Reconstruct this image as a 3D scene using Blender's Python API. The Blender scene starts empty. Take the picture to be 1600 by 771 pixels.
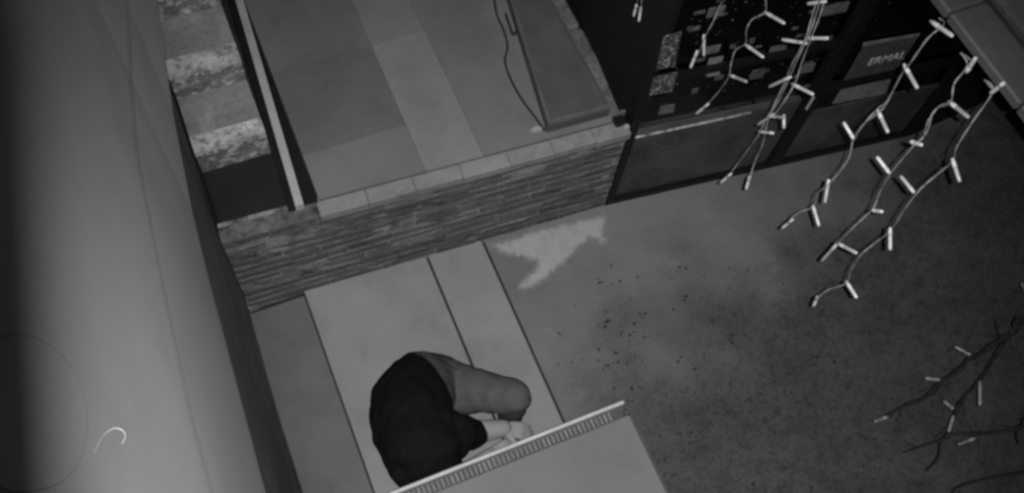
import bpy, bmesh, math, random
from mathutils import Vector, Matrix
import numpy as np

random.seed(7)
rng = np.random.default_rng(7)
scene = bpy.context.scene
C = scene.collection

# ------------------------------------------------------------------ camera
F, PX0, PY0, HC = 1473.0, 800.0, 385.5, 4.2        # focal length in photo pixels, principal point, height
_d1 = Vector((-1450, -3135, F)); _dn = Vector((-128, 751, F))
AZ = -_dn.normalized(); AY = (_d1 - AZ*_d1.dot(AZ)).normalized(); AX = AY.cross(AZ)
RM = Matrix((AX, AY, AZ))                           # photo axes -> world (X along brick wall, Y along house)
EYE = Vector((0, 0, HC))
cam_d = bpy.data.cameras.new('camera'); cam = bpy.data.objects.new('camera', cam_d); C.objects.link(cam)
cam_d.sensor_width = 36; cam_d.lens = F/1600*36; cam_d.clip_start = 0.02; cam_d.clip_end = 300
rot = Matrix((RM @ Vector((1,0,0)), RM @ Vector((0,-1,0)), RM @ Vector((0,0,-1)))).transposed()
cam.matrix_world = Matrix.Translation(EYE) @ rot.to_4x4()
scene.camera = cam

# ------------------------------------------------------------------ world and light (night)
w = bpy.data.worlds.new('World'); scene.world = w; w.use_nodes = True
nt = w.node_tree; bg = nt.nodes['Background']
sky = nt.nodes.new('ShaderNodeTexSky'); sky.sky_type = 'NISHITA'; sky.sun_disc = False
sky.sun_elevation = math.radians(12); sky.sun_rotation = math.radians(200)
bw = nt.nodes.new('ShaderNodeRGBToBW')              # the photograph is a monochrome infrared picture
nt.links.new(sky.outputs[0], bw.inputs[0]); nt.links.new(bw.outputs[0], bg.inputs[0])
bg.inputs[1].default_value = 0.0055
sd = bpy.data.lights.new('moon', 'SUN'); sd.energy = 0.008; sd.angle = math.radians(0.5)
moon = bpy.data.objects.new('moon', sd); C.objects.link(moon)
moon.rotation_euler = (math.radians(78), 0, math.radians(160))
IR_BACK = 0.030; IR_X = 0.0; IR_AIM = Vector((0.90, 1.45, 0.0)); IR_POWER = 660; IR_CONE = 79; IR_R = 0.0024; BLOCKER_OFF = 0.0012
vs = scene.view_settings
vs.view_transform = 'Standard'; vs.look = 'None'; vs.exposure = 0; vs.gamma = 1; vs.use_curve_mapping = False
scene.render.engine = 'CYCLES'
scene.cycles.filter_width = 3.0                     # soft small-sensor picture

# ------------------------------------------------------------------ pixel -> place helpers
def ray(u, v): return RM @ Vector((u-PX0, v-PY0, F))
def atz(u, v, z=0.0):
    r = ray(u, v); return EYE + r*((z-HC)/r.z)
def atx(u, v, x):
    r = ray(u, v); return EYE + r*(x/r.x)

# ------------------------------------------------------------------ materials
def mat(name, base, var=0.25, scale=6.0, rough=0.8, bump=0.15, bscale=60.0, spec=0.3, per=0.0, detail=6.0, streak=None, spots=None, metal=0.0, obj=False):
    m = bpy.data.materials.new(name); m.use_nodes = True
    t = m.node_tree; N = t.nodes; L = t.links; b = N['Principled BSDF']
    if obj: pos = N.new('ShaderNodeTexCoord').outputs['Object']
    else: pos = N.new('ShaderNodeNewGeometry').outputs['Position']
    if streak:
        mp = N.new('ShaderNodeMapping'); mp.inputs['Scale'].default_value = streak
        L.new(pos, mp.inputs[0]); pos2 = mp.outputs[0]
    else: pos2 = pos
    n1 = N.new('ShaderNodeTexNoise'); n1.inputs['Scale'].default_value = scale; n1.inputs['Detail'].default_value = detail
    n1.inputs['Roughness'].default_value = 0.6; L.new(pos2, n1.inputs['Vector'])
    mr = N.new('ShaderNodeMapRange'); mr.inputs[1].default_value = 0.3; mr.inputs[2].default_value = 0.7
    mr.inputs[3].default_value = 1-var; mr.inputs[4].default_value = 1+var; L.new(n1.outputs[0], mr.inputs[0])
    val = mr.outputs[0]
    n2 = N.new('ShaderNodeTexNoise'); n2.inputs['Scale'].default_value = bscale; n2.inputs['Detail'].default_value = 4; L.new(pos, n2.inputs['Vector'])
    mr2 = N.new('ShaderNodeMapRange'); mr2.inputs[1].default_value = 0.3; mr2.inputs[2].default_value = 0.7
    mr2.inputs[3].default_value = 1-var*0.5; mr2.inputs[4].default_value = 1+var*0.5; L.new(n2.outputs[0], mr2.inputs[0])
    mm = N.new('ShaderNodeMath'); mm.operation = 'MULTIPLY'; L.new(val, mm.inputs[0]); L.new(mr2.outputs[0], mm.inputs[1]); val = mm.outputs[0]
    if spots:                                        # (scale, low, high, factor): blotches of dirt with edges of their own
        for (sc, lo, hi, fac) in spots:
            n3 = N.new('ShaderNodeTexNoise'); n3.inputs['Scale'].default_value = sc; n3.inputs['Detail'].default_value = 7
            n3.inputs['Roughness'].default_value = 0.65; L.new(pos, n3.inputs['Vector'])
            m3 = N.new('ShaderNodeMapRange'); m3.inputs[1].default_value = lo; m3.inputs[2].default_value = hi
            m3.inputs[3].default_value = 1.0; m3.inputs[4].default_value = fac; L.new(n3.outputs[0], m3.inputs[0])
            k = N.new('ShaderNodeMath'); k.operation = 'MULTIPLY'; L.new(val, k.inputs[0]); L.new(m3.outputs[0], k.inputs[1]); val = k.outputs[0]
    if per:
        oi = N.new('ShaderNodeObjectInfo')
        m4 = N.new('ShaderNodeMapRange'); m4.inputs[3].default_value = 1-per; m4.inputs[4].default_value = 1+per; L.new(oi.outputs['Random'], m4.inputs[0])
        k = N.new('ShaderNodeMath'); k.operation = 'MULTIPLY'; L.new(val, k.inputs[0]); L.new(m4.outputs[0], k.inputs[1]); val = k.outputs[0]
    k = N.new('ShaderNodeMath'); k.operation = 'MULTIPLY'; k.inputs[1].default_value = base; L.new(val, k.inputs[0]); val = k.outputs[0]
    cc = N.new('ShaderNodeCombineColor')
    for i, g in enumerate((0.98, 1.0, 0.985)):       # faint sensor tint of the monochrome picture
        q = N.new('ShaderNodeMath'); q.operation = 'MULTIPLY'; q.inputs[1].default_value = g; L.new(val, q.inputs[0]); L.new(q.outputs[0], cc.inputs[i])
    L.new(cc.outputs[0], b.inputs['Base Color'])
    b.inputs['Roughness'].default_value = rough; b.inputs['Metallic'].default_value = metal
    b.inputs['Specular IOR Level'].default_value = spec
    if bump:
        bp = N.new('ShaderNodeBump'); bp.inputs['Strength'].default_value = bump; bp.inputs['Distance'].default_value = 0.01
        L.new(n2.outputs[0], bp.inputs['Height']); L.new(bp.outputs[0], b.inputs['Normal'])
    return m

M = {}
M['bed'] = mat('joint_sand', 0.035)
M['slab'] = mat('smooth_paving', 0.30, 0.09, 3, 0.8, 0.10, 120, per=0.05, spots=[(2.2, .45, .75, .78), (9, .56, .72, .86), (42, .66, .74, .7)])
M['slabdark'] = mat('falloff_paving', 0.155, 0.10, 3, 0.8, 0.10, 120, per=0.04, spots=[(2.2, .45, .75, .80), (9, .56, .72, .86)])  # lamp falloff towards the house put into this slab colour
M['court'] = mat('worn_concrete', 0.215, 0.10, 2.2, 0.88, 0.3, 75, spots=[(1.3, .45, .7, .78), (5, .6, .75, 1.3), (75, .50, .66, .74)])
def aggregate(m):
    """exposed, leaf-stained aggregate over the part of the yard away from the walls"""
    t = m.node_tree; N = t.nodes; L = t.links; b = N['Principled BSDF']; pos = N.new('ShaderNodeNewGeometry').outputs['Position']
    src = b.inputs['Base Color'].links[0].from_socket
    dt = N.new('ShaderNodeVectorMath'); dt.operation = 'DOT_PRODUCT'; dt.inputs[1].default_value = (0.35, -1.0, 0); L.new(pos, dt.inputs[0])
    nz = N.new('ShaderNodeTexNoise'); nz.inputs['Scale'].default_value = 2.4; nz.inputs['Detail'].default_value = 6; L.new(pos, nz.inputs['Vector'])
    ad = N.new('ShaderNodeMath'); ad.operation = 'MULTIPLY_ADD'; ad.inputs[1].default_value = 1.6; L.new(nz.outputs[0], ad.inputs[0]); L.new(dt.outputs['Value'], ad.inputs[2])
    mk = N.new('ShaderNodeMapRange'); mk.interpolation_type = 'SMOOTHSTEP'; mk.inputs[1].default_value = -0.35; mk.inputs[2].default_value = 0.75; L.new(ad.outputs[0], mk.inputs[0])
    v = None
    for sc, lo, hi, f in ((11, .46, .66, .76), (26, .55, .68, .62), (4, .40, .65, .84), (17, .56, .70, .76), (60, .48, .62, .70)):
        n = N.new('ShaderNodeTexNoise'); n.inputs['Scale'].default_value = sc; n.inputs['Detail'].default_value = 3; n.inputs['Roughness'].default_value = .55; n.inputs['Distortion'].default_value = 0.6; L.new(pos, n.inputs['Vector'])
        r = N.new('ShaderNodeMapRange'); r.inputs[1].default_value = lo; r.inputs[2].default_value = hi; r.inputs[3].default_value = 0.87; r.inputs[4].default_value = f*0.90; L.new(n.outputs[0], r.inputs[0])
        if v is None: v = r.outputs[0]
        else:
            k = N.new('ShaderNodeMath'); k.operation = 'MULTIPLY'; L.new(v, k.inputs[0]); L.new(r.outputs[0], k.inputs[1]); v = k.outputs[0]
    mx = N.new('ShaderNodeMix'); mx.data_type = 'FLOAT'; mx.inputs[2].default_value = 1.0; L.new(mk.outputs[0], mx.inputs[0]); L.new(v, mx.inputs[3])
    sc_ = N.new('ShaderNodeVectorMath'); sc_.operation = 'SCALE'; L.new(src, sc_.inputs[0]); L.new(mx.outputs[0], sc_.inputs['Scale'])
    L.new(sc_.outputs[0], b.inputs['Base Color'])
aggregate(M['court'])
M['wallp'] = mat('painted_wall', 0.66, 0.07, 2.0, 0.6, 0.04, 160, spots=[(3, .5, .8, .85)])
M['trim'] = mat('painted_trim', 0.66, 0.06, 2.5, 0.55, 0.04, 160, spots=[(4, .5, .8, .9)])
M['base'] = mat('dark_render', 0.20, 0.25, 4, 0.9, 0.3, 50)
M['brick'] = mat('dark_brick', 0.125, 0.35, 9, 0.85, 0.5, 70, per=0.25, streak=(1, 1, 6), spots=[(24, .58, .72, 1.8), (4, .5, .7, .7)])
M['mortar'] = mat('mortar', 0.28, 0.5, 7, 0.9, 0.5, 80, streak=(1, 1, 14), spots=[(7, .46, .60, .28)])
M['darkcope'] = mat('dark_coping', 0.17, 0.40, 12, 0.9, 0.7, 50, per=0.3, spots=[(14, .5, .62, .4)])  # darker, blotchier coping for the left end
M['cope'] = mat('coping', 0.25, 0.15, 8, 0.8, 0.3, 60, per=0.03, spots=[(9, .55, .7, .7)])
M['plat'] = [mat('platform_slab_%d' % i, a, 0.09, 3, 0.8, 0.1, 90, spots=[(2.5, .45, .72, .78), (30, .66, .74, .55), (7, .55, .7, .88)]) for i, a in enumerate((0.145, 0.165, 0.240, 0.185, 0.205))]
M['edge'] = mat('rough_edge_stone', 0.16, 0.4, 9, 0.9, 0.8, 40, spots=[(16, .5, .64, .6)])
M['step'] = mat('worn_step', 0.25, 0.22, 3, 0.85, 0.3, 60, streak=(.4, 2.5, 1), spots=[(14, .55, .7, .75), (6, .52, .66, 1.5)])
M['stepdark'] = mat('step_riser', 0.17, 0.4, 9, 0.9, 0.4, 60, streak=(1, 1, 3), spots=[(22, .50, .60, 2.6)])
M['nosing'] = mat('worn_nosing', 0.48, 0.35, 9, 0.85, 0.4, 60, spots=[(26, .52, .60, .45), (11, .55, .68, 1.3)])
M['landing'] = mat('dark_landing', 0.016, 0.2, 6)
M['black'] = mat('black_paint', 0.010, 0.2, 6, 0.6, 0.05)
M['palemetal'] = mat('pale_metal', 0.42, 0.12, 10, 0.45, 0.05, 90, spec=0.5)
M['mat'] = mat('rubber_mat', 0.095, 0.15, 5, 0.9, 0.4, 220, spots=[(6, .5, .7, 1.25)])
M['trough'] = mat('trough_rim', 0.12, 0.2, 8, 0.8, 0.3, 60)
M['hose'] = mat('dark_hose', 0.03, 0.2, 10, 0.6)
M['patch'] = mat('dried_spill', 0.37, 0.16, 9, 0.9, 0.4, 90, spots=[(13, .5, .64, .72)])
M['debris'] = mat('leaf_crumbs', 0.03, 0.4, 20)
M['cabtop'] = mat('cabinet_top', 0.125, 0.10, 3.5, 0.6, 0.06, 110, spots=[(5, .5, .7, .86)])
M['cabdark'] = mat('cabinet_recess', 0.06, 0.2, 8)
M['slat'] = mat('grille_slat', 0.15, 0.2, 14, per=0.15)
M['shopwall'] = mat('shop_wall', 0.007, 0.3, 4, 0.8, 0.3)
M['shopframe'] = mat('shop_frame', 0.008, 0.2, 8, 0.5, 0.05)
M['shoppanel'] = mat('shop_panel', 0.075, 0.35, 4, 0.6, 0.1, 60, spots=[(3, .45, .65, .5), (60, .66, .72, 3)])
M['shopdark'] = mat('shop_interior', 0.006)
M['sill'] = mat('worn_sill', 0.42, 0.5, 20, 0.6, 0.3, 60, spots=[(30, .5, .6, .3)])
M['card'] = [mat('card_%d' % i, a, 0.3, 25, 0.6, 0.05, spots=[(40, .55, .65, .5)]) for i, a in enumerate((0.09, 0.15, 0.24))]
M['foil'] = mat('crinkled_foil', 0.07, 0.5, 60, 0.4, 1.0, 140, spec=0.8, spots=[(85, .54, .60, 9), (18, .45, .6, .35)])
M['fleck'] = mat('glint_flecks', 0.085, 0.6, 30, 0.5, 0.2, spots=[(70, .52, .6, 2.6)])
M['letter'] = mat('letter', 0.75, 0.35, 40)
M['roof'] = mat('roof_shingle', 0.02, 0.3, 10, 0.95, 0.6, 60, per=0.2)
M['flash'] = mat('roof_edge', 0.024, 0.12, 6, 0.7, 0.1, 60, per=0.08)
M['wire'] = mat('light_wire', 0.085, 0.25, 30, 0.6, 0.0)
M['bulb'] = mat('light_bulb', 0.19, 0.10, 60, 0.35, 0.0, spec=0.5, per=0.35)
M['socket'] = mat('light_socket', 0.22, 0.1, 60, 0.5, 0.0)
M['dimbulb'] = mat('shaded_light_bulb', 0.40, 0.10, 60, 0.35, 0.0, spec=0.5)
M['bark'] = mat('bark', 0.022, 0.4, 30, 0.95, 0.6, 90)
M['shirt'] = mat('dark_shirt', 0.007, 0.15, 14, 0.95, 0.25, 30, spec=0.1)
M['jeans'] = mat('grey_trousers', 0.09, 0.14, 9, 0.9, 0.3, 26, spec=0.1)
M['skin'] = mat('skin', 0.30, 0.06, 12, 0.6, 0.05, 90)
M['hair'] = mat('dark_hair', 0.006, 0.3, 60, 0.95, 0.5, 120, spec=0.05)
M['shoe'] = mat('dark_shoe', 0.05, 0.2, 20, 0.7, 0.1)
M['housing'] = mat('camera_housing', 0.5, 0.05, 6, 0.4, 0.0)
M['rim'] = mat('plate_rim', 0.45, 0.1, 6)
M['hook'] = mat('white_wire', 0.26, 0.1, 20, 0.5, 0.0)

def spill_mat():
    m = mat('thin_dried_spill', 0.46, 0.18, 9, 0.9, 0.3, 90, spots=[(9, .48, .66, .70)])
    t = m.node_tree; N = t.nodes; L = t.links; out = N['Material Output']; b = N['Principled BSDF']
    at = N.new('ShaderNodeAttribute'); at.attribute_name = 'cover'
    nz = N.new('ShaderNodeTexNoise'); nz.inputs['Scale'].default_value = 34; nz.inputs['Detail'].default_value = 6; L.new(N.new('ShaderNodeNewGeometry').outputs['Position'], nz.inputs['Vector'])
    ad = N.new('ShaderNodeMath'); ad.operation = 'MULTIPLY_ADD'; ad.inputs[1].default_value = 0.9; L.new(nz.outputs[0], ad.inputs[0]); L.new(at.outputs['Fac'], ad.inputs[2])
    r = N.new('ShaderNodeMapRange'); r.inputs[1].default_value = 0.50; r.inputs[2].default_value = 1.30; r.inputs[4].default_value = 0.95; L.new(ad.outputs[0], r.inputs[0])
    tr = N.new('ShaderNodeBsdfTransparent'); mx = N.new('ShaderNodeMixShader'); L.new(r.outputs[0], mx.inputs[0]); L.new(tr.outputs[0], mx.inputs[1]); L.new(b.outputs[0], mx.inputs[2]); L.new(mx.outputs[0], out.inputs[0])
    return m
M['spill'] = spill_mat()
def glass():
    m = bpy.data.materials.new('window_glass'); m.use_nodes = True
    t = m.node_tree; N = t.nodes; L = t.links; N.remove(N['Principled BSDF'])
    tr = N.new('ShaderNodeBsdfTransparent'); tr.inputs[0].default_value = (.75, .78, .76, 1)
    gl = N.new('ShaderNodeBsdfGlossy'); gl.inputs['Roughness'].default_value = 0.05
    fr = N.new('ShaderNodeFresnel'); fr.inputs[0].default_value = 1.5
    mx = N.new('ShaderNodeMixShader'); L.new(fr.outputs[0], mx.inputs[0]); L.new(tr.outputs[0], mx.inputs[1]); L.new(gl.outputs[0], mx.inputs[2])
    L.new(mx.outputs[0], N['Material Output'].inputs[0]); return m
M['glass'] = glass()

# ------------------------------------------------------------------ mesh helpers
def finish(name, bm, material, parent=None, smooth=False):
    me = bpy.data.meshes.new(name); bm.normal_update(); bm.to_mesh(me); bm.free()
    return link(name, me, material, parent, smooth)
def link(name, me, material, parent=None, smooth=False):
    if material is not None: me.materials.append(material)
    if smooth:
        for p in me.polygons: p.use_smooth = True
    o = bpy.data.objects.new(name, me); C.objects.link(o)
    if parent is not None: o.parent = parent
    return o
def tag(o, label=None, cat=None, group=None, kind=None):
    if label: o['label'] = label
    if cat: o['category'] = cat
    if group: o['group'] = group
    if kind: o['kind'] = kind
    return o
def thing(name, label, cat, loc=(0,0,0), rz=0, group=None):
    o = bpy.data.objects.new(name, None); C.objects.link(o); o.location = loc; o.rotation_euler = (0,0,rz)
    o.empty_display_size = 0.1
    return tag(o, label, cat, group)
def add_box(bm, x0, x1, y0, y1, z0, z1, bev=0.0):
    r = bmesh.ops.create_cube(bm, size=1)
    bmesh.ops.transform(bm, verts=r['verts'], matrix=Matrix.Translation(((x0+x1)/2, (y0+y1)/2, (z0+z1)/2)) @ Matrix.Diagonal((x1-x0, y1-y0, z1-z0, 1)))
    if bev:
        es = list({e for v in r['verts'] for e in v.link_edges})
        bmesh.ops.bevel(bm, geom=es, offset=bev, segments=1, affect='EDGES')
def box(name, x0, x1, y0, y1, z0, z1, m, parent=None, bev=0.0):
    bm = bmesh.new(); add_box(bm, x0, x1, y0, y1, z0, z1, bev); return finish(name, bm, m, parent)
def prism(name, pts, z0, z1, m, parent=None, bev=0.0):
    """polygon in plan, from z0 to z1"""
    bm = bmesh.new()
    lo = [bm.verts.new((p[0], p[1], z0)) for p in pts]; hi = [bm.verts.new((p[0], p[1], z1)) for p in pts]
    n = len(pts); bm.faces.new(hi); bm.faces.new(lo[::-1])
    for i in range(n): bm.faces.new((lo[i], lo[(i+1) % n], hi[(i+1) % n], hi[i]))
    bmesh.ops.recalc_face_normals(bm, faces=bm.faces)
    if bev: bmesh.ops.bevel(bm, geom=list(bm.edges), offset=bev, segments=1, affect='EDGES')
    return finish(name, bm, m, parent)
def smooth_path(pts, k=4):
    pts = [Vector(p) for p in pts]; out = []
    for i in range(len(pts)-1):
        p0 = pts[max(i-1, 0)]; p1 = pts[i]; p2 = pts[i+1]; p3 = pts[min(i+2, len(pts)-1)]
        for j in range(k):
            t = j/k
            out.append(0.5*((2*p1) + (p2-p0)*t + (2*p0-5*p1+4*p2-p3)*t*t + (3*p1-p0-3*p2+p3)*t**3))
    out.append(pts[-1]); return out
def add_tube(bm, pts, rad, n=6):
    """rad: number or list"""
    pts = [Vector(p) for p in pts]; rings = []; up = Vector((0.31, 0.77, 0.55))
    for i, p in enumerate(pts):
        d = (pts[min(i+1, len(pts)-1)] - pts[max(i-1, 0)]).normalized()
        a = d.cross(up).normalized(); b = d.cross(a)
        r = rad[i] if isinstance(rad, (list, tuple)) else rad
        rings.append([bm.verts.new(p + (a*math.cos(2*math.pi*k/n) + b*math.sin(2*math.pi*k/n))*r) for k in range(n)])
    for i in range(len(rings)-1):
        for k in range(n): bm.faces.new((rings[i][k], rings[i][(k+1) % n], rings[i+1][(k+1) % n], rings[i+1][k]))
    bm.faces.new(rings[0][::-1]); bm.faces.new(rings[-1])
def tube(name, pts, rad, m, parent=None, n=6):
    bm = bmesh.new(); add_tube(bm, pts, rad, n); return finish(name, bm, m, parent, True)

# ------------------------------------------------------------------ ground
tag(box('ground', -60, 60, -60, 60, -0.30, -0.045, M['bed']), kind='structure')
court = prism('courtyard', [(1.012, -8), (14, -8), (14, 9), (1.73, 9), (1.73, 2.06), (1.012, 2.06)], -0.045, 0.0, M['court']); tag(court, kind='structure')
pave = bpy.data.objects.new('pavement', None); C.objects.link(pave); tag(pave, kind='structure')
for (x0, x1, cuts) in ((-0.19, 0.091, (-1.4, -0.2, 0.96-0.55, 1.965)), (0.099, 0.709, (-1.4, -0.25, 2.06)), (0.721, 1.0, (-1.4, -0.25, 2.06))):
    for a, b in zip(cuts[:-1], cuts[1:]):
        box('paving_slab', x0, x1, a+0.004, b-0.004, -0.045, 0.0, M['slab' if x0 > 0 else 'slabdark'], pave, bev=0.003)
prism('edge_sliver', [(-0.185, 1.985), (0.085, 2.03), (0.085, 2.06), (-0.185, 2.06)], -0.045, -0.004, M['slab'], pave)

# ------------------------------------------------------------------ house wall on the left
hw = thing('house_wall', 'pale painted house wall with trim board overhanging a dark base on the left', 'wall', (-0.2, 0, 0))
hw_inv = Matrix.Translation((0.2, 0, 0))
ZB = 1.9
edge_px = [(415, 771), (357, 552), (327, 440), (300, 330), (270, 175), (246, 0)]
line = [atz(u, v, ZB) for u, v in edge_px]
d0 = (line[1]-line[0]); line = [line[0] + d0*(-(line[0].y+2.2)/d0.y)] + line
d1 = (line[-1]-line[-2]); line = line + [line[-1] + d1*((5.0-line[-1].y)/d1.y)]
line = [Vector((p.x, p.y)) for p in line]
def wx(y):
    for a, b in zip(line[:-1], line[1:]):
        if y <= b.y: return a.x + (b.x-a.x)*(y-a.y)/(b.y-a.y)
    return line[-1].x
def onwall(u, v, off=0.0):
    lo, hi = 0.02, 6.0; r = ray(u, v).normalized()
    for _ in range(50):
        m_ = (lo+hi)/2; p = EYE + r*m_
        if p.x < wx(p.y) + off: hi = m_
        else: lo = m_
    return EYE + r*lo
seam_px = [(330, 771), (295, 640), (260, 480), (236, 360), (215, 250), (206, 150), (202, 60), (198, -40), (194, -140)]
seam = [onwall(u, v) for u, v in seam_px]
sy = [p.y for p in seam]; sz = [p.z for p in seam]
def seam_z(y): return float(np.interp(y, [-2.2]+sy, [sz[0]+0.25]+sz)) if y < sy[-1] else sz[-1]
ys = sorted(set([-2.2, -1.2, -0.5, 0.0, 0.2] + [p.y for p in line if -2.2 < p.y < 4.9] + sy + [2.6, 4.9]))
def wall_strip(name, zlo, zhi, off, thick, m, parent):
    bm = bmesh.new(); rows = []
    for y in ys:
        x = wx(y) + off; a, b = zlo(y), zhi(y)
        rows.append([bm.verts.new((x, y, a)), bm.verts.new((x, y, b)), bm.verts.new((x-thick, y, b)), bm.verts.new((x-thick, y, a))])
    for r0, r1 in zip(rows[:-1], rows[1:]):
        for k in range(4): bm.faces.new((r0[k], r1[k], r1[(k+1) % 4], r0[(k+1) % 4]))
    bm.faces.new(rows[0][::-1]); bm.faces.new(rows[-1]); bmesh.ops.recalc_face_normals(bm, faces=bm.faces)
    o = finish(name, bm, m, parent); o.matrix_parent_inverse = hw_inv; return o
wall_strip('trim_board', lambda y: ZB, lambda y: seam_z(y)-0.0155, 0.0, 0.12, M['trim'], hw)
wall_strip('caulk_line', lambda y: seam_z(y)-0.015, lambda y: seam_z(y)-0.0085, 0.0003, 0.10, M['base'], hw)
wall_strip('joint_bead', lambda y: seam_z(y)-0.0080, lambda y: seam_z(y)+0.0095, 0.0006, 0.10, M['wallp'], hw)
wall_strip('caulk_line', lambda y: seam_z(y)+0.010, lambda y: seam_z(y)+0.0145, 0.0009, 0.10, M['base'], hw)
wall_strip('upper_panel', lambda y: seam_z(y)+0.015, lambda y: 5.6, 0.0012, 0.12, M['wallp'], hw)
bl = [(-0.235, -2.2), (-0.20, 1.07), (-0.17, 2.005), (-0.165, 4.9)]
o = prism('base_wall', bl + [(-0.45, 4.9), (-0.45, -2.2)], -0.3, ZB+0.02, M['base'], hw); o.matrix_parent_inverse = hw_inv

# round cover plate and wire hook on the wall
ring = [(-60, 640), (-45, 570), (0, 530), (50, 532), (92, 560), (120, 605), (130, 655), (122, 710), (95, 750), (50, 768), (0, 765), (-45, 720)]
def plate(name, off, shrink, thick, m, parent=None):
    cu = sum(p[0] for p in ring)/len(ring); cv = sum(p[1] for p in ring)/len(ring)
    pts = [onwall(cu+(u-cu)*shrink, cv+(v-cv)*shrink) for u, v in ring]; pts = smooth_path(pts+[pts[0]], 4)[:-1]
    bm = bmesh.new(); A = [bm.verts.new((p.x+off, p.y, p.z)) for p in pts]; B = [bm.verts.new((p.x+off-thick, p.y, p.z)) for p in pts]
    bm.faces.new(A); bm.faces.new(B[::-1])
    for i in range(len(A)): bm.faces.new((A[i], A[i-1], B[i-1], B[i]))
    bmesh.ops.recalc_face_normals(bm, faces=bm.faces); return finish(name, bm, m, parent)
cp = plate('cover_plate', 0.0034, 1.0, 0.004, M['wallp'])
plate('rim', 0.0028, 1.022, 0.004, M['rim'], cp)
tag(cp, 'faint round cover plate on the pale wall at the lower left', 'cover plate')
h0 = onwall(147, 712); dd = (h0-EYE).length
hk = [EYE + ray(u, v).normalized()*dd*k for u, v, k in ((144, 720, 1.01), (147, 710, 1.0), (156, 690, .99), (168, 675, .98), (182, 669, .975), (193, 674, .975), (196, 684, .98), (190, 694, .985))]
tag(tube('wire_hook', smooth_path(hk), 0.0011, M['hook']), 'thin white curled wire sticking out of the pale wall', 'wire')

# ------------------------------------------------------------------ brick wall with coping
W0 = Vector((-0.165, 1.995, 0)); W1 = Vector((1.672, 1.905, 0)); WL = (W1-W0).length
wa = math.atan2((W1-W0).y, (W1-W0).x); ZT = 0.705
bwall = thing('brick_wall', 'low dark brick wall with pale coping running from house wall to shop front', 'wall', W0, wa)
box('wall_core', 0.0, WL, 0.0015, 0.10, -0.03, ZT-0.05, M['mortar'], bwall)
variants = []
nc = 11; ch = (ZT-0.05)/nc
for i in range(14):
    bm = bmesh.new(); L_ = random.uniform(0.16, 0.30); hh = ch*random.uniform(0.66, 0.84)
    add_box(bm, 0, L_, 0, 0.05, 0, hh, 0.003)
    for v in bm.verts: v.co += Vector((random.uniform(-.003, .003), random.uniform(-.003, .003), random.uniform(-.0025, .0025)))
    me = bpy.data.meshes.new('brick'); bm.to_mesh(me); bm.free(); me.materials.append(M['brick']); variants.append((L_, me))
for c in range(nc):
    x = -random.uniform(0, 0.12)
    while x < WL-0.03:
        L_, me = random.choice(variants); sx = 1.0; x0 = x
        if x0 < 0: sx = (L_+x0)/L_; x0 = 0
        if x0+L_*sx > WL: sx = (WL-x0)/L_
        if sx > 0.15:
            b = bpy.data.objects.new('brick', me); C.objects.link(b); b.parent = bwall
            b.location = (x0, random.uniform(-0.005, 0.001), c*ch+0.003); b.scale = (sx, 1, 1); b.rotation_euler = (0, random.uniform(-.006, .006), random.uniform(-.008, .008))
        x += L_ + random.uniform(0.002, 0.006)
x = 0.0
while x < WL-0.02:
    L_ = min(random.uniform(0.20, 0.22), WL-x); 
    if WL-x-L_ < 0.08: L_ = WL-x
    dy = random.uniform(-.003, .003)
    box('coping_brick', x+0.0008, x+L_-0.0008, -0.022+dy, 0.052, ZT-0.047, ZT+random.uniform(-.0015, .0015), M['cope' if x > 0.30 else 'darkcope'], bwall, 0.003)
    x += L_
box('coping_joint', 0, WL, -0.012, 0.045, ZT-0.049, ZT-0.010, M['mortar'], bwall)

# raised platform behind the wall
plat = bpy.data.objects.new('raised_platform', None); C.objects.link(plat); tag(plat, kind='structure')
ZP = 0.70
box('platform_core', 0.262, 1.62, 2.075, 5.0, -0.03, ZP-0.025, M['bed'], plat)
def slab(x0, x1, y0, y1, i):
    yo = lambda x: (0.0 if y0 > 2.2 else (W0.y + (x-W0.x)*math.tan(wa)) + 0.062 - y0)
    g = 0.0008
    prism('platform_slab', [(x0+g, y0+g+yo(x0)), (x1-g, y0+g+yo(x1)), (x1-g, y1-g), (x0+g, y1-g)], ZP-0.025, ZP, M['plat'][i], plat)
for x0, x1, y0, y1, i in ((0.265, 0.735, 2.03, 2.27, 3), (0.265, 0.735, 2.27, 2.735, 0), (0.265, 0.735, 2.735, 3.2, 1), (0.265, 0.735, 3.2, 4.0, 0),
                          (0.735, 1.0, 2.03, 2.735, 2), (0.735, 1.0, 2.735, 4.0, 4), (1.0, 1.62, 2.03, 4.0, 3)):
    slab(x0, x1, y0, y1, i)
# coping along the platform's right edge
y = 2.0; 
while y < 4.2:
    L_ = random.uniform(0.38, 0.55)
    box('edge_coping', 1.622, 1.712, y+0.003+(0.0), y+L_-0.003, -0.03, ZP+random.uniform(.0, .006), M['edge'], plat, 0.012); y += L_
# rubble at the corner
cr = thing('corner_bracket', 'small dark bracket with pale chip on the corner of the coping', 'bracket', (1.635, 1.945, ZT))
bm = bmesh.new(); add_box(bm, -0.025, 0.03, -0.02, 0.03, 0.004, 0.028, 0.006); finish('cap', bm, M['black'], cr)
bm = bmesh.new(); add_box(bm, 0.012, 0.036, -0.042, -0.018, 0.004, 0.018, 0.004); finish('chip', bm, M['patch'], cr)

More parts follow.
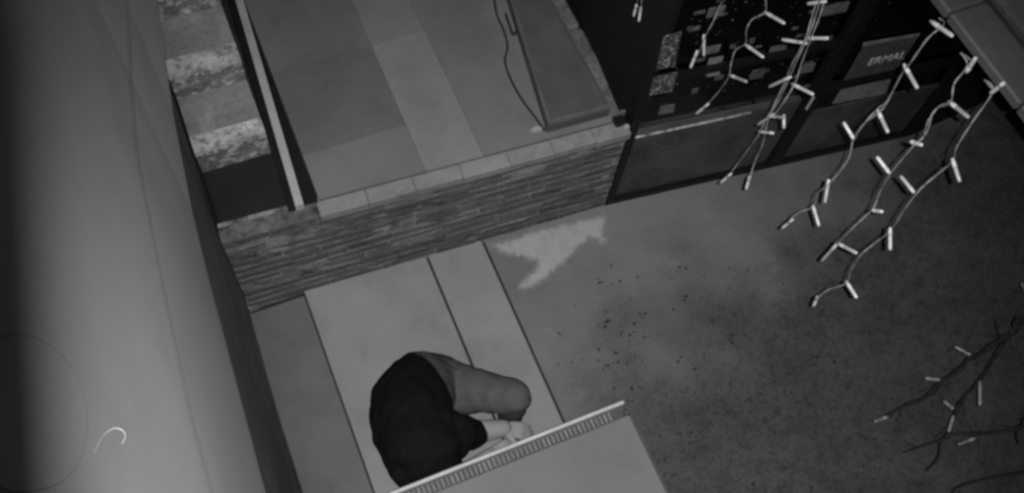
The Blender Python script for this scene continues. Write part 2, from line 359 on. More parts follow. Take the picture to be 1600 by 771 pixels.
# pale metal edging with black channel beside the steps
es = thing('metal_edging', 'straight pale metal strip beside a black channel between steps and platform', 'edging', (0.2, 2.04, 0))
def rel(o, p): return (p[0]-o.location.x, p[1]-o.location.y)
A0, A1 = atz(468, 321, 0.74), atz(374, 0, 0.74); dv = (A1-A0).normalized(); A1 = A0 + dv*3.0; px = Vector((dv.y, -dv.x, 0))
def strip(name, o0, o1, z0, z1, m, a=A0, b=A1, parent=es):
    prism(name, [rel(es, p) for p in (a+px*o0, a+px*o1, b+px*o1, b+px*o0)], z0, z1, m, parent)
strip('strip', -0.017, 0.017, -0.03, 0.74, M['palemetal'])
strip('inner_face', -0.05, -0.019, -0.03, 0.71, M['black'])
prism('channel', [rel(es, p) for p in ((A0+px*0.019).to_2d(), (0.262, 2.045), (0.262, 5.0), (A1+px*0.019).to_2d())], -0.03, 0.66, M['black'], es)  # shade of the gap put into the black colour

# steps going up beside the house
st = thing('steps', 'narrow worn steps with pale edges between house wall and metal strip', 'steps', (0, 2.1, 0))
def stepbox(name, y0, y1, z0, z1, m, bev=0.0, x0=-0.155): return box(name, x0, 0.148, y0-2.1, y1-2.1, z0, z1, m, st, bev)
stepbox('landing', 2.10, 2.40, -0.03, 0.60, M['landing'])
for k in range(5):
    y0 = 2.395 + k*0.285; zt = 0.60+0.17*(k+1)
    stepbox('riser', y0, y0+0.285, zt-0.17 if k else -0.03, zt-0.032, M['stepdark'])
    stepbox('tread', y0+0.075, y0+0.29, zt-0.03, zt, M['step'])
    bm = bmesh.new(); n_ = 22; xs_ = [-0.155+0.303*i/n_ for i in range(n_+1)]          # worn, ragged pale nosing
    f0 = [(x, y0-0.004+random.uniform(-.006, .006)-2.1) for x in xs_]; f1 = [(x, y0+0.0745-2.1) for x in xs_]
    lo_ = [bm.verts.new((x, y, zt-0.031-random.uniform(0, .025))) for x, y in f0]; hi_ = [bm.verts.new((x, y, zt+0.001)) for x, y in f0]; bk = [bm.verts.new((x, y, zt+0.001)) for x, y in f1]
    for i in range(n_):
        bm.faces.new((lo_[i], lo_[i+1], hi_[i+1], hi_[i])); bm.faces.new((hi_[i], hi_[i+1], bk[i+1], bk[i]))
    finish('nosing', bm, M['nosing'], st)
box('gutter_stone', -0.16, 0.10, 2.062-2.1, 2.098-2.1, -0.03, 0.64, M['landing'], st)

# mat lying on the platform with a curled edge
mt = thing('planter_trough', 'low dark rectangular trough with raised rim at the right end of the platform', 'trough', (1.45, 2.4, ZP))
HT = 0.075
q0 = atz(857, 194, ZP+HT); q1 = atz(806, 28, ZP+HT); q1 = q0 + (q1-q0)*1.9; XQ = 1.612
def tq(i0, i1): return [(q0.x+i0-1.45, max(q0.y, 2.012)+i0-2.4), (XQ-i0*.6-1.45, max(q0.y, 2.012)-.012+i0-2.4), (XQ-i0*.6-1.45, q1.y-i0-2.4), (q1.x+i0-1.45, q1.y-i0-2.4)]
prism('trough_body', tq(0, 0), 0.002, HT-0.012, M['mat'], mt, 0.004)
prism('trough_fill', tq(0.018, 0), HT-0.011, HT-0.004, M['mat'], mt, 0.002)
a_ = tq(0, 0); b_ = tq(0.016, 0)
for i in range(4): prism('rim', [a_[i], a_[(i+1) % 4], b_[(i+1) % 4], b_[i]], HT-0.011, HT, M['trough'], mt)
hp = smooth_path([atz(u, v, ZP+z) for u, v, z in ((852, 205, .012), (838, 186, .012), (815, 155, .012), (797, 122, .012), (789, 95, .014), (793, 72, .02), (786, 45, .02), (776, 22, .012), (770, -20, .012))])
tag(tube('hose', hp, 0.0055, M['hose']), 'thin dark hose lying in a bow along the trough edge', 'hose')
hp = smooth_path([atz(u, v, ZP+z) for u, v, z in ((790, 22, .012), (796, 40, .02), (803, 55, .035), (812, 35, .03), (806, 25, .012))])
tag(tube('hose', hp, 0.007, M['hose']), 'dark loop of hose at the far end of the trough', 'hose')
ch = prism('stone_chip', [(atz(u, v, ZP).x, atz(u, v, ZP).y) for u, v in ((828, 206), (836, 200), (847, 201), (845, 206), (834, 208))], ZP+0.001, ZP+0.012, M['patch'])
tag(ch, 'small white chip beside the near end of the trough', 'chip')

# pale dried spill on the floor at the foot of the brick wall
sp_px = [(765, 384), (800, 372), (850, 357), (900, 345), (940, 337), (947, 350), (944, 366), (950, 378), (938, 380), (925, 372), (912, 382), (895, 398), (876, 416), (858, 432), (842, 444), (822, 453), (810, 449), (818, 436), (833, 423), (840, 412), (826, 406), (812, 402), (797, 400), (782, 396)]
pp = [Vector((p.x, p.y, 0)) for p in (atz(u, v) for u, v in sp_px)]
pp = smooth_path(pp+[pp[0]], 4)[:-1]; pp = [p + Vector((random.uniform(-.006, .006), random.uniform(-.006, .006), 0)) for p in pp]
P2 = np.array([(p.x, p.y) for p in pp]); Q2 = np.roll(P2, -1, axis=0)
step = 0.009; gx = np.arange(P2[:, 0].min()-.03, P2[:, 0].max()+.03, step); gy = np.arange(P2[:, 1].min()-.03, P2[:, 1].max()+.03, step)
def sdist(x, y):
    d = Q2-P2; w_ = np.array([x, y])-P2; t = np.clip((w_*d).sum(1)/(d*d).sum(1), 0, 1); dist = np.sqrt(((w_-d*t[:, None])**2).sum(1)).min()
    c = ((P2[:, 1] > y) != (Q2[:, 1] > y)) & (x < (Q2[:, 0]-P2[:, 0])*(y-P2[:, 1])/(Q2[:, 1]-P2[:, 1]+1e-12)+P2[:, 0])
    return dist if c.sum() % 2 else -dist
bm = bmesh.new(); la = bm.verts.layers.float.new('cover'); gv = {}
for a, x in enumerate(gx):
    for b, y in enumerate(gy):
        d = sdist(x, y)
        if d > -0.024 and y < W0.y + (x-W0.x)*math.tan(wa) - 0.002:
            gv[a, b] = bm.verts.new((x, y, 0.0008+0.0018*min(1, max(0, d/0.02)))); gv[a, b][la] = min(1, max(0, (d+0.016)/0.045))
for (a, b) in gv:
    k4 = [(a, b), (a+1, b), (a+1, b+1), (a, b+1)]
    if all(k in gv for k in k4): bm.faces.new([gv[k] for k in k4])
sp = finish('dried_spill', bm, M['spill']); tag(sp, 'pale dried spill on the concrete at the foot of the brick wall', 'spill')
bm = bmesh.new()
for i in range(420):
    if i < 70: u, v = random.gauss(960, 34), random.gauss(520, 45)
    else: u, v = random.uniform(930, 1600), random.uniform(400, 771)
    p = atz(u, v); r = random.choice((.0018, .0025, .003, .004, .0055))
    rr = bmesh.ops.create_icosphere(bm, subdivisions=1, radius=r, matrix=Matrix.Translation((p.x, p.y, r*.4)) @ Matrix.Diagonal((random.uniform(.6, 2.4), random.uniform(.6, 1.8), .35, 1)) @ Matrix.Rotation(random.uniform(0, 3), 4, 'Z'))
tag(finish('leaf_crumbs', bm, M['debris']), 'dark crumbs scattered over the concrete', 'debris', kind='stuff')

# ------------------------------------------------------------------ shop front
SA = Vector((1.676, 1.903, 0)); SB = atz(1420, 213); SD = (SB-SA); SL = SD.length; sa = math.atan2(SD.y, SD.x)
shop = thing('shop_front', 'black shop front with two dark glass doors and a worn sill on the right', 'shop', SA, sa)
def sbox(name, s0, s1, z0, z1, d0, d1, m, bev=0.0, parent=shop):      # d: depth behind the face (+ = inwards)
    return box(name, s0, s1, d0, d1, z0, z1, m, parent, bev)
sbox('base_rail', 0.0, SL, 0.0, 0.045, 0.0, 0.07, M['shopframe'])
for s0, s1 in ((0.0, 0.035), (0.915, 0.985), (SL-0.05, SL)):
    sbox('post', s0, s1, 0.047, 2.6, -0.012, 0.07, M['shopframe'], 0.004)
sbox('kick_panel', 0.037, 0.913, 0.047, 0.60, 0.02, 0.05, M['shoppanel'])
sbox('kick_panel', 0.987, SL-0.052, 0.047, 0.46, 0.02, 0.05, M['shoppanel'])
sbox('sill', 0.0, 0.63, 0.612, 0.624, -0.004, 0.008, M['sill'], 0.004)
sbox('pane', 0.037, 0.913, 0.64, 2.55, 0.03, 0.036, M['glass'])
sbox('pane', 0.987, SL-0.052, 0.462, 2.55, 0.03, 0.036, M['glass'])
sbox('door_rail', 0.987, SL-0.052, 0.655, 0.70, 0.0, 0.028, M['shopframe'])
sbox('door_rail', 0.037, 0.913, 1.02, 1.05, 0.0, 0.028, M['shopframe'])
sbox('header', 0.0, SL, 2.602, 3.1, 0.0, 0.07, M['shopframe'])
sbox('back_wall', -0.0, SL, 0.0, 3.1, 0.50, 0.54, M['shopdark'])
sbox('shelf', 0.04, SL-0.06, 0.60, 0.62, 0.09, 0.48, M['shopdark'])
sbox('side_wall', -0.02, 0.03, -0.03, 3.1, 0.11, 3.2, M['shopwall'])
# receding wall past the right post
o = prism('return_wall', [(SL+0.004, 0.0), (SL+1.6, 0.30), (SL+1.6, 0.42), (SL+0.004, 0.5)], -0.03, 3.1, M['shopwall'], shop)
# stickers and cards on the glass, in the face's own metres (s, z)
def sface(u, v):
    n = Vector((-SD.y, SD.x, 0)); r = ray(u, v); t = ((SA-EYE).dot(n))/r.dot(n); p = EYE+r*t
    return (p-SA).dot(SD)/SL, p.z
glints = []
cg = 'small cards on the left glass door'
def sticker(name, quad, m, label, cat, group=None, d=0.028, thick=0.004):
    q = [sface(u, v) for u, v in quad]; cs = sum(p[0] for p in q)/4; cz = sum(p[1] for p in q)/4
    bm = bmesh.new(); A = [bm.verts.new((p[0]-cs, -thick, p[1]-cz)) for p in q]; B = [bm.verts.new((p[0]-cs, 0, p[1]-cz)) for p in q]
    bm.faces.new(A); bm.faces.new(B[::-1])
    for i in range(4): bm.faces.new((A[i], A[i-1], B[i-1], B[i]))
    bmesh.ops.recalc_face_normals(bm, faces=bm.faces)
    o = finish(name, bm, m); o.matrix_world = shop.matrix_basis @ Matrix.Translation((cs, d, cz))
    return tag(o, label, cat, group)
shop_mw = Matrix.Translation(SA) @ Matrix.Rotation(sa, 4, 'Z')
class _S: pass
shop.matrix_basis = shop_mw
def sq(u0, v0, w_, h_, lean=-0.35, slope=-0.20):
    return [(u0, v0), (u0+w_, v0+w_*slope), (u0+w_+h_*lean, v0+w_*slope+h_), (u0+h_*lean, v0+h_)]
sign = sticker('sign_board', [(1355, 74), (1440, 60), (1400, 120), (1322, 131)], M['card'][0], 'dark sign board with pale lettering on the right glass door', 'sign', d=0.024)
sticker('notice', [(1325, 137), (1398, 124), (1388, 153), (1304, 169)], M['card'][2], 'brighter striped notice below the lettered sign on the right door', 'notice')
sticker('edge_strip', [(1352, 72), (1440, 57), (1438, 61), (1350, 77)], M['card'][2], 'thin pale strip along the top of the lettered sign', 'strip', d=0.019)
cards = [
 ((1112, 22, 26, 14), 1, 'dim card at the top of the left door beside the second light strand'),
 ((1108, 82, 22, 11), 1, 'small card left of the third light strand on the left door'),
 ((1112, 100, 22, 11), 2, 'pale card in the upper row of the left door centre'),
 ((1112, 114, 20, 14), 2, 'pale card just under another card in the left door centre'),
 ((1174, 98, 26, 12), 0, 'dim card between the third and fourth light strands'),
 ((1180, 118, 20, 14), 0, 'low dim card between the third and fourth light strands'),
 ((1208, 82, 26, 16), 1, 'card with glints behind the thick light strand'),
 ((1292, 18, 40, 15), 1, 'wide card right of the thick light strand at the top edge'),
 ((1272, 70, 34, 12), 0, 'narrow card right of the thick light strand below the top card'),
 ((1258, 110, 20, 12), 1, 'small card left of the black door post'),
]
for (a, i, lab) in cards: sticker('card', sq(*a), M['card'][i], lab, 'card', cg)
sticker('foil_packet', [(1035, 52), (1062, 44), (1052, 98), (1022, 104)], M['foil'], 'upper speckled foil packet at the left edge of the shop door', 'packet', 'foil packets on the left glass door', d=-0.016)
sticker('foil_packet', [(1018, 116), (1056, 108), (1048, 138), (1012, 144)], M['foil'], 'middle speckled foil packet at the left edge of the shop door', 'packet', 'foil packets on the left glass door', d=-0.016)
sticker('foil_packet', [(1030, 162), (1052, 158), (1050, 170), (1026, 174)], M['card'][1], 'lowest dim packet just above the worn sill', 'packet', 'foil packets on the left glass door', d=-0.016)
for i in range(26):                                    # reflections in the glass, put in as small pale flecks
    u0 = random.uniform(1075, 1290); v0 = random.uniform(5, 150)
    s_, z_ = sface(u0, v0)
    if not (0.06 < s_ < 0.88 and 0.70 < z_ < 1.6): continue
    w_ = random.uniform(8, 20); h_ = random.uniform(3, 9)
    glints.append((u0, v0, w_, h_))
bm = bmesh.new()
for (u0, v0, w_, h_) in glints:
    q = [sface(u, v) for u, v in sq(u0, v0, w_, h_)]
    bm.faces.new([bm.verts.new((p[0], 0.027, p[1])) for p in q])
for i in range(300):
    u0 = random.uniform(955, 1400); v0 = random.uniform(5, 290); s_, z_ = sface(u0, v0)
    if not (0.04 < s_ < 1.5 and 0.06 < z_ < 1.6): continue
    d_ = 0.0185 if z_ < 0.46 or (z_ < .6 and s_ < .91) else 0.0275
    if 0.905 < s_ < 0.995 or (s_ > .98 and .45 < z_ < .99): continue
    a_ = random.uniform(.0015, .004); bm.faces.new([bm.verts.new((s_+x*a_*random.uniform(.6, 2), d_, z_+y*a_)) for x, y in ((-1, -1), (1, -1), (1, 1), (-1, 1))])
sc_ = finish('glint_flecks', bm, M['fleck'], shop); sc_['kind'] = 'stuff'
sbox('door_handle', 0.905, 0.917, 0.60, 0.70, -0.04, -0.028, M['palemetal'], 0.003)
for z_ in (0.605, 0.69): sbox('handle_mount', 0.907, 0.915, z_-.004, z_+.004, -0.0275, -0.0125, M['shopframe'])
# lettering
fc = bpy.data.curves.new('lettering', 'FONT'); fc.body = 'ERMAL'; fc.size = 0.1; fc.extrude = 0.001
fo = bpy.data.objects.new('tmp_text', fc); C.objects.link(fo)
bpy.context.view_layer.update()
me = bpy.data.meshes.new_from_object(fo.evaluated_get(bpy.context.evaluated_depsgraph_get())); bpy.data.objects.remove(fo)
s0, z0 = sface(1356, 108); s1, z1 = sface(1414, 96); wt = max(v.co.x for v in me.vertices)
tx = link('lettering', me, M['letter'], sign)
k = (s1-s0)/wt
tx.matrix_parent_inverse = sign.matrix_world.inverted()
tx.matrix_basis = shop_mw @ Matrix.Translation((s0, 0.0185, z0)) @ Matrix.Rotation(math.radians(90), 4, 'X') @ Matrix.Diagonal((k, k*1.15, 1, 1))

# ------------------------------------------------------------------ canopy roof at the upper right
can = thing('canopy_roof', 'grey shingled canopy edge crossing the upper right corner', 'roof', (1.010, 0.5, 3.2))
ZC = 3.2
y = -3.0
while y < 4.6:
    L_ = 0.17
    box('edge_board', -0.004, 0.062, y-0.5, y+L_-0.003-0.5, -0.018, 0.0, M['flash'], can, 0.003); y += L_
for r in range(10):
    y = -3.0 - (r % 2)*0.12
    while y < 4.6:
        x0 = 0.064+r*0.13; zz = 0.004+r*0.05
        bm = bmesh.new(); add_box(bm, 0, 0.15, 0.002, 0.236, -0.006, 0.006)
        o = finish('shingle', bm, M['roof'], can); o.location = (x0, y-0.5, zz+random.uniform(0, .004)); o.rotation_euler = (0, -math.atan2(.05, .13)+0.05, 0); y += 0.24
    
box('fascia', 0.40, 0.46, -3.5, 4.1, -0.22, -0.122, M['black'], can)
for yy in (-2.4,):
    box('post', 0.40, 0.50, yy-0.55, yy-0.45, -3.2, -0.222, M['black'], can)
    box('post', 1.2, 1.3, yy-0.55, yy-0.45, -3.2, 0.35, M['black'], can)
box('rafter', 0.30, 1.3, -2.95, -2.85, -0.22, -0.042, M['black'], can)
box('ceiling', 0.03, 1.36, -3.5, 4.1, -0.04, -0.019, M['black'], can)

# ------------------------------------------------------------------ hanging light strings
XS = 1.0
bm = bmesh.new(); add_tube(bm, [(0,0,0), (0,0,.006), (0,0,.010), (0,0,.030), (0,0,.0365), (0,0,.038)], [.0030, .0038, .0041, .0041, .0037, .0022], 8)
bulb_me = bpy.data.meshes.new('bulb'); bm.to_mesh(bulb_me); bm.free(); bulb_me.materials.append(M['bulb'])
bm = bmesh.new(); add_tube(bm, [(0,0,-.008), (0,0,.0), (0,0,.009)], [.0030, .0042, .0044], 8)
sock_me = bpy.data.meshes.new('socket'); bm.to_mesh(sock_me); bm.free(); sock_me.materials.append(M['socket'])
for me_ in (bulb_me, sock_me):
    for p in me_.polygons: p.use_smooth = True
def place_bulb(parent, a, b, k=0.8):
    d = b-a; q = d.to_track_quat('Z', 'Y'); ln = d.length
    o = bpy.data.objects.new('bulb', bulb_me); C.objects.link(o); o.parent = parent
    o.matrix_basis = Matrix.Translation(a-parent.location) @ q.to_matrix().to_4x4() @ Matrix.Diagonal((k, k, max(.6, ln/0.038), 1))
    s = bpy.data.objects.new('socket', sock_me); C.objects.link(s); s.parent = o
def strand(paths, bulbs, label, dx=0.0, rad=0.0010):
    top = atx(*paths[0][0], XS+dx)
    root = thing('string_light', label, 'string light', (XS+0.0, top.y, top.z if top.z > 3.0 else 3.17), group='light strands hanging from the canopy edge')
    for k, pth in enumerate(paths):
        pts = [atx(u, v, XS+dx+0.012*math.sin(i*1.7+k)) for i, (u, v) in enumerate(pth)]; pts = [p for p in pts if p.z < 3.185]
        if k == 0 or pth[0][1] <= 0:
            q = pts[0]
            if q.z < 3.17:                            # carry the wire up to the canopy edge
                n = max(2, int((3.2-q.z)/0.08)); pts = [Vector((XS+0.008+dx*0.2, q.y+0.02*math.sin(j*1.3)*(j < n), q.z+(3.175-q.z)*j/n)) for j in range(n, 0, -1)] + pts
            else: pts = [Vector((XS-0.002, q.y+0.004, max(q.z+0.01, 3.185)))] + pts
        sp = smooth_path(pts, 5)
        # twin twisted wire
        bm = bmesh.new()
        for ph in (0, math.pi):
            tw = []
            for i, p in enumerate(sp):
                a = i*0.9+ph; tw.append(p + Vector((0, math.cos(a), math.sin(a)))*0.0009)
            add_tube(bm, tw, rad*0.8, 5)
        o = finish('wire', bm, M['wire'], root, True); o.location = -root.location
    for (a, b) in bulbs: place_bulb(root, atx(*a, XS+dx), atx(b[0], b[1], XS+dx-0.004))
    return root
strand([[(998, -6), (995, 6), (993, 12)], [(1003, -6), (1002, 10), (1001, 16)]], [((994, 10), (990, 26)), ((1001, 15), (998, 34))], 'leftmost light strand, only two bulbs showing at the top edge')
strand([[(1140, -14), (1125, 9), (1114, 35), (1102, 57), (1092, 84), (1086, 90)]], [((1100, 60), (1100, 88)), ((1088, 84), (1079, 106))], 'short light strand with two bulbs, second from the left')
strand([[(1198, -12), (1196, 18), (1175, 31), (1166, 48), (1165, 68), (1149, 79), (1142, 101), (1139, 119), (1125, 141), (1101, 168)]],
       [((1200, 22), (1226, 37)), ((1169, 73), (1193, 90)), ((1144, 119), (1167, 128)), ((1104, 165), (1088, 178))], 'zigzag light strand ending above the worn sill of the shop door')
strand([[(1287, -14), (1276, 20), (1264, 55), (1247, 90), (1232, 125), (1215, 160), (1196, 188), (1186, 210), (1160, 246), (1138, 276)],
        [(1281, -14), (1270, 22), (1258, 62), (1238, 100), (1226, 130), (1210, 163), (1199, 192), (1192, 225), (1180, 252), (1171, 281)],
        [(1292, -14), (1282, 22), (1268, 58), (1254, 95), (1243, 128), (1226, 158), (1208, 182)]],
       [((1286, 3), (1262, 6)), ((1254, 67), (1222, 62)), ((1266, 60), (1294, 60)), ((1230, 123), (1202, 136)), ((1243, 134), (1271, 148)), ((1206, 181), (1184, 195)),
        ((1208, 182), (1226, 184)), ((1225, 183), (1225, 198)), ((1140, 274), (1126, 286)), ((1171, 279), (1166, 296)), ((1205, 208), (1186, 206))], 'thick bundled light strand hanging in front of the black door post')
strand([[(1490, 25), (1475, 38), (1450, 60), (1425, 95), (1408, 118), (1386, 160), (1374, 175), (1348, 196), (1333, 219), (1325, 250), (1296, 287), (1278, 302), (1271, 323), (1247, 333), (1229, 350)],
        [(1386, 160), (1370, 172), (1345, 200), (1334, 220)]],
       [((1460, 37), (1489, 57)), ((1416, 107), (1434, 139)), ((1374, 178), (1388, 208)), ((1332, 214), (1318, 191)), ((1294, 287), (1289, 317)), ((1272, 327), (1280, 354)), ((1236, 345), (1222, 357))],
       'light strand crossing the lettered sign on the right door')
strand([[(1532, 82), (1512, 102), (1491, 131), (1485, 160), (1460, 173), (1447, 209), (1424, 232), (1392, 271), (1374, 302), (1364, 326), (1335, 354), (1307, 382)],
        [(1485, 160), (1466, 168), (1450, 190), (1444, 214)]],
       [((1512, 110), (1525, 90)), ((1488, 163), (1514, 184)), ((1425, 222), (1441, 227)), ((1387, 267), (1370, 245)), ((1365, 329), (1379, 331)), ((1312, 382), (1339, 396)), ((1304, 386), (1284, 408))],
       'long light strand, second from the right, over bare concrete')
strand([[(1566, 125), (1552, 142), (1520, 190), (1495, 230), (1488, 252), (1462, 275), (1437, 297), (1413, 328), (1392, 360), (1361, 385), (1346, 398), (1330, 422), (1322, 443), (1294, 453), (1274, 469)]],
       [((1566, 132), (1548, 146)), ((1490, 254), (1500, 285)), ((1425, 297), (1407, 275)), ((1391, 362), (1391, 391)), ((1325, 444), (1339, 466)), ((1277, 466), (1272, 477))],
       'longest light strand, reaching lowest over the concrete on the right')

# ------------------------------------------------------------------ bare branch at the lower right
tree = thing('bare_shrub', 'dark bare branching twigs reaching in from the right edge over the concrete', 'shrub', (3.0, -0.68, 0))
def zp(x, y): return (1250+.4294*x, 440+.4294*y)
def bp(lst, z0, z1): return [atz(*zp(x, y), z0+(z1-z0)*i/(len(lst)-1)) for i, (x, y) in enumerate(lst)]
def limb(name, pts, r0, r1, n=7, thin=0.68):
    r0 *= thin; r1 *= thin
    sp = smooth_path(pts, 4); k = len(sp)
    sp = [p + Vector((random.uniform(-.0006, .0006), random.uniform(-.0006, .0006), 0)) for p in sp]
    bm = bmesh.new(); add_tube(bm, sp, [(r0+(r1-r0)*i/(k-1))*(1+0.12*math.sin(i*1.1)) for i in range(k)], n)
    o = finish(name, bm, M['bark'], tree, True); o.location = -tree.location; return sp
limb('trunk', [(3.0, -.68, -0.03), (2.98, -.66, .3), (2.97, -.62, .5), (3.02, -.66, .9), (3.0, -.7, 1.5)], .05, .02, 10)
b1 = bp([(815, 140), (775, 190), (740, 205), (690, 240), (650, 270), (615, 280), (580, 325), (520, 360), (480, 400), (440, 435), (370, 460), (312, 490)], 1.10, 1.16)
limb('limb', [(2.97, -.62, .5), (2.85, -.3, .85), (2.66, .15, 1.04)] + b1, .020, .0050)
b2 = bp([(770, 193), (745, 212), (700, 290), (650, 370), (590, 430), (565, 480), (545, 545), (528, 562)], 1.10, 1.09); limb('twig', b2, .0090, .0060)
b3 = bp([(840, 505), (815, 520), (780, 540), (640, 555), (560, 555), (520, 575), (430, 605), (380, 622)], 1.08, 1.05)
limb('limb', [(2.99, -.64, .45), (2.75, -.35, .8), (2.5, -.05, 1.02)] + b3, .018, .0042)
limb('twig', bp([(512, 585), (505, 640), (460, 690)], 1.06, 1.02), .0075, .0040)
limb('twig', bp([(792, 540), (790, 570), (798, 595)], 1.07, 1.05), .006, .0034)
limb('twig', bp([(742, 203), (722, 185), (714, 140)], 1.11, 1.15), .006, .0034)
limb('twig', bp([(850, 690), (700, 715), (585, 745), (555, 771)], 1.0, .97), .008, .005)
limb('twig', [(2.8, -.5, .65), (2.62, -.3, .9)] + bp([(900, 680), (850, 690)], 1.0, 1.0), .012, .008)
for base in (b1, b2, b3):                              # fine offshoots
    for i in range(2, len(base)-1, 2):
        p = base[i]; d = (base[min(i+1, len(base)-1)]-base[i-1]).normalized(); sd_ = Vector((-d.y, d.x, 0))*random.choice((-1, 1))
        ln = random.uniform(.03, .08); a = p + d*ln*.4 + sd_*ln*.4; b = a + d*ln*.6 + sd_*ln*.25 + Vector((0, 0, random.uniform(-.01, .02)))
        limb('twig', [p, a, b], .0030, .0012, 5)
bs = thing('string_light', 'dim light string wound along the dark bare branch at the lower right', 'string light', b1[3])
wp = [p + Vector((.012*math.sin(i*2), .012*math.cos(i*2), .012)) for i, p in enumerate(b1)]
o = tube('wire', smooth_path(wp), .0016, M['bark'], bs, 5); o.location = -bs.location
wp2 = [p + Vector((.010*math.sin(i*2), .010*math.cos(i*2), .010)) for i, p in enumerate(b2)]
o = tube('wire', smooth_path(wp2), .0016, M['bark'], bs, 5); o.location = -bs.location
lp = bp([(722, 185), (735, 160), (760, 155), (768, 190), (778, 230), (800, 248), (820, 250)], 1.13, 1.10)
o = tube('wire', smooth_path(lp), .0014, M['wire'], bs, 5); o.location = -bs.location
for a, b in (((617, 266), (563, 237)), ((503, 358), (455, 352)), ((312, 495), (268, 511)), ((553, 460), (522, 435)), ((655, 378), (655, 452)), ((556, 498), (541, 548)), ((628, 574), (574, 594)), ((820, 30), (806, 6))):
    place_bulb(bs, atz(*zp(*a), 1.11), atz(*zp(*b), 1.10), 1.5)

# ------------------------------------------------------------------ cabinet at the bottom
ZK = 1.10
cab = thing('metal_cabinet', 'pale flat topped cabinet with ribbed grille strip and rail at the bottom edge', 'cabinet', (0.54, 0.3, 0))
cy = lambda y: y-0.3
cx = lambda x: x-0.54
YR = 0.682; XR = 0.972; XL = 0.06
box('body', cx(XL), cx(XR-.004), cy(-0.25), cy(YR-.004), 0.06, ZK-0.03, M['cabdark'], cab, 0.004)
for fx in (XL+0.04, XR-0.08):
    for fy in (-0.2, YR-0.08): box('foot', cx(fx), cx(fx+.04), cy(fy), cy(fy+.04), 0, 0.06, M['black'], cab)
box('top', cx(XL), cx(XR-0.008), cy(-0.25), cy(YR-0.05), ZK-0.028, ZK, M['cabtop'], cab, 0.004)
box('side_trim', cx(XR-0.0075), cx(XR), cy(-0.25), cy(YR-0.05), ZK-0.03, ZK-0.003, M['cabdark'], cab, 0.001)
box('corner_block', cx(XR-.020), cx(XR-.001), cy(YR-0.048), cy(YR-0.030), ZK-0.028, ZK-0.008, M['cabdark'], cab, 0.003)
box('rail', cx(XL), cx(XR-.006), cy(YR-0.010), cy(YR+0.003), ZK-0.028, ZK+0.006, M['palemetal'], cab, 0.004)
bm = bmesh.new(); add_box(bm, 0, 0.0085, 0, 0.032, -.012, 0, 0.001)
sm = bpy.data.meshes.new('slat'); bm.to_mesh(sm); bm.free(); sm.materials.append(M['slat'])
x = XL+0.01
while x < XR-0.075:
    o = bpy.data.objects.new('slat', sm); C.objects.link(o); o.parent = cab; o.location = (cx(x), cy(YR-0.047), ZK-0.008+random.uniform(-.002, .001)); x += 0.0165

# ------------------------------------------------------------------ person crouching behind the cabinet
per = thing('person', 'person in dark shirt and grey trousers crouching behind the pale cabinet', 'person', (0.45, 1.1, 0))
PL = Vector((0.45, 1.1, 0))
bones = []       # (a, b, ra, rb, region)
def bone(a, b, ra, rb, reg, flat=None): bones.append((Vector(a), Vector(b), ra, rb, reg))
hip = (0.455, 1.20, 0.33)
spine = [((0.47, 1.20, 0.33), 0.150, 'jeans'), ((0.40, 1.19, 0.42), 0.158, 'shirt'), ((0.335, 1.11, 0.53), 0.165, 'shirt'), ((0.305, 1.00, 0.62), 0.165, 'shirt'), ((0.305, 0.90, 0.67), 0.158, 'shirt'), ((0.285, 0.85, 0.70), 0.10, 'shirt')]
for (a, ra, r0), (b, rb, r1) in zip(spine[:-1], spine[1:]): bone(a, b, ra, rb, r1)
bone((0.30, 0.86, 0.70), (0.325, 0.80, 0.70), 0.062, 0.056, 'skin')          # neck
bone((0.25, 0.845, 0.665), (0.43, 0.90, 0.65), 0.098, 0.088, 'shirt')           # shoulder girdle
# left leg (image right): thigh out to the knee, shin down, foot
bone((0.47, 1.20, 0.34), (0.57, 1.14, 0.37), 0.146, 0.112, 'jeans'); bone((0.52, 1.18, 0.33), (0.62, 1.10, 0.41), 0.125, 0.096, 'jeans'); bone((0.60, 1.115, 0.40), (0.740, 1.00, 0.49), 0.098, 0.073, 'jeans')
bone((0.735, 1.01, 0.48), (0.745, 1.00, 0.30), 0.074, 0.062, 'jeans'); bone((0.745, 1.00, 0.30), (0.75, 1.0, 0.10), 0.062, 0.050, 'jeans')
bone((0.75, 1.0, 0.06), (0.80, 0.90, 0.042), 0.048, 0.042, 'shoe'); bone((0.80, 0.90, 0.042), (0.83, 0.83, 0.036), 0.042, 0.034, 'shoe')
# right leg: kneeling underneath
bone((0.36, 1.17, 0.28), (0.33, 0.86, 0.10), 0.11, 0.078, 'jeans'); bone((0.33, 0.86, 0.085), (0.33, 1.20, 0.075), 0.072, 0.055, 'jeans')
bone((0.33, 1.22, 0.07), (0.345, 1.33, 0.05), 0.045, 0.035, 'shoe')
# left arm
bone((0.43, 0.90, 0.65), (0.485, 0.935, 0.52), 0.075, 0.066, 'shirt'); bone((0.485, 0.935, 0.52), (0.53, 0.93, 0.44), 0.068, 0.066, 'shirt')
bone((0.525, 0.935, 0.44), (0.66, 0.915, 0.40), 0.054, 0.037, 'skin')
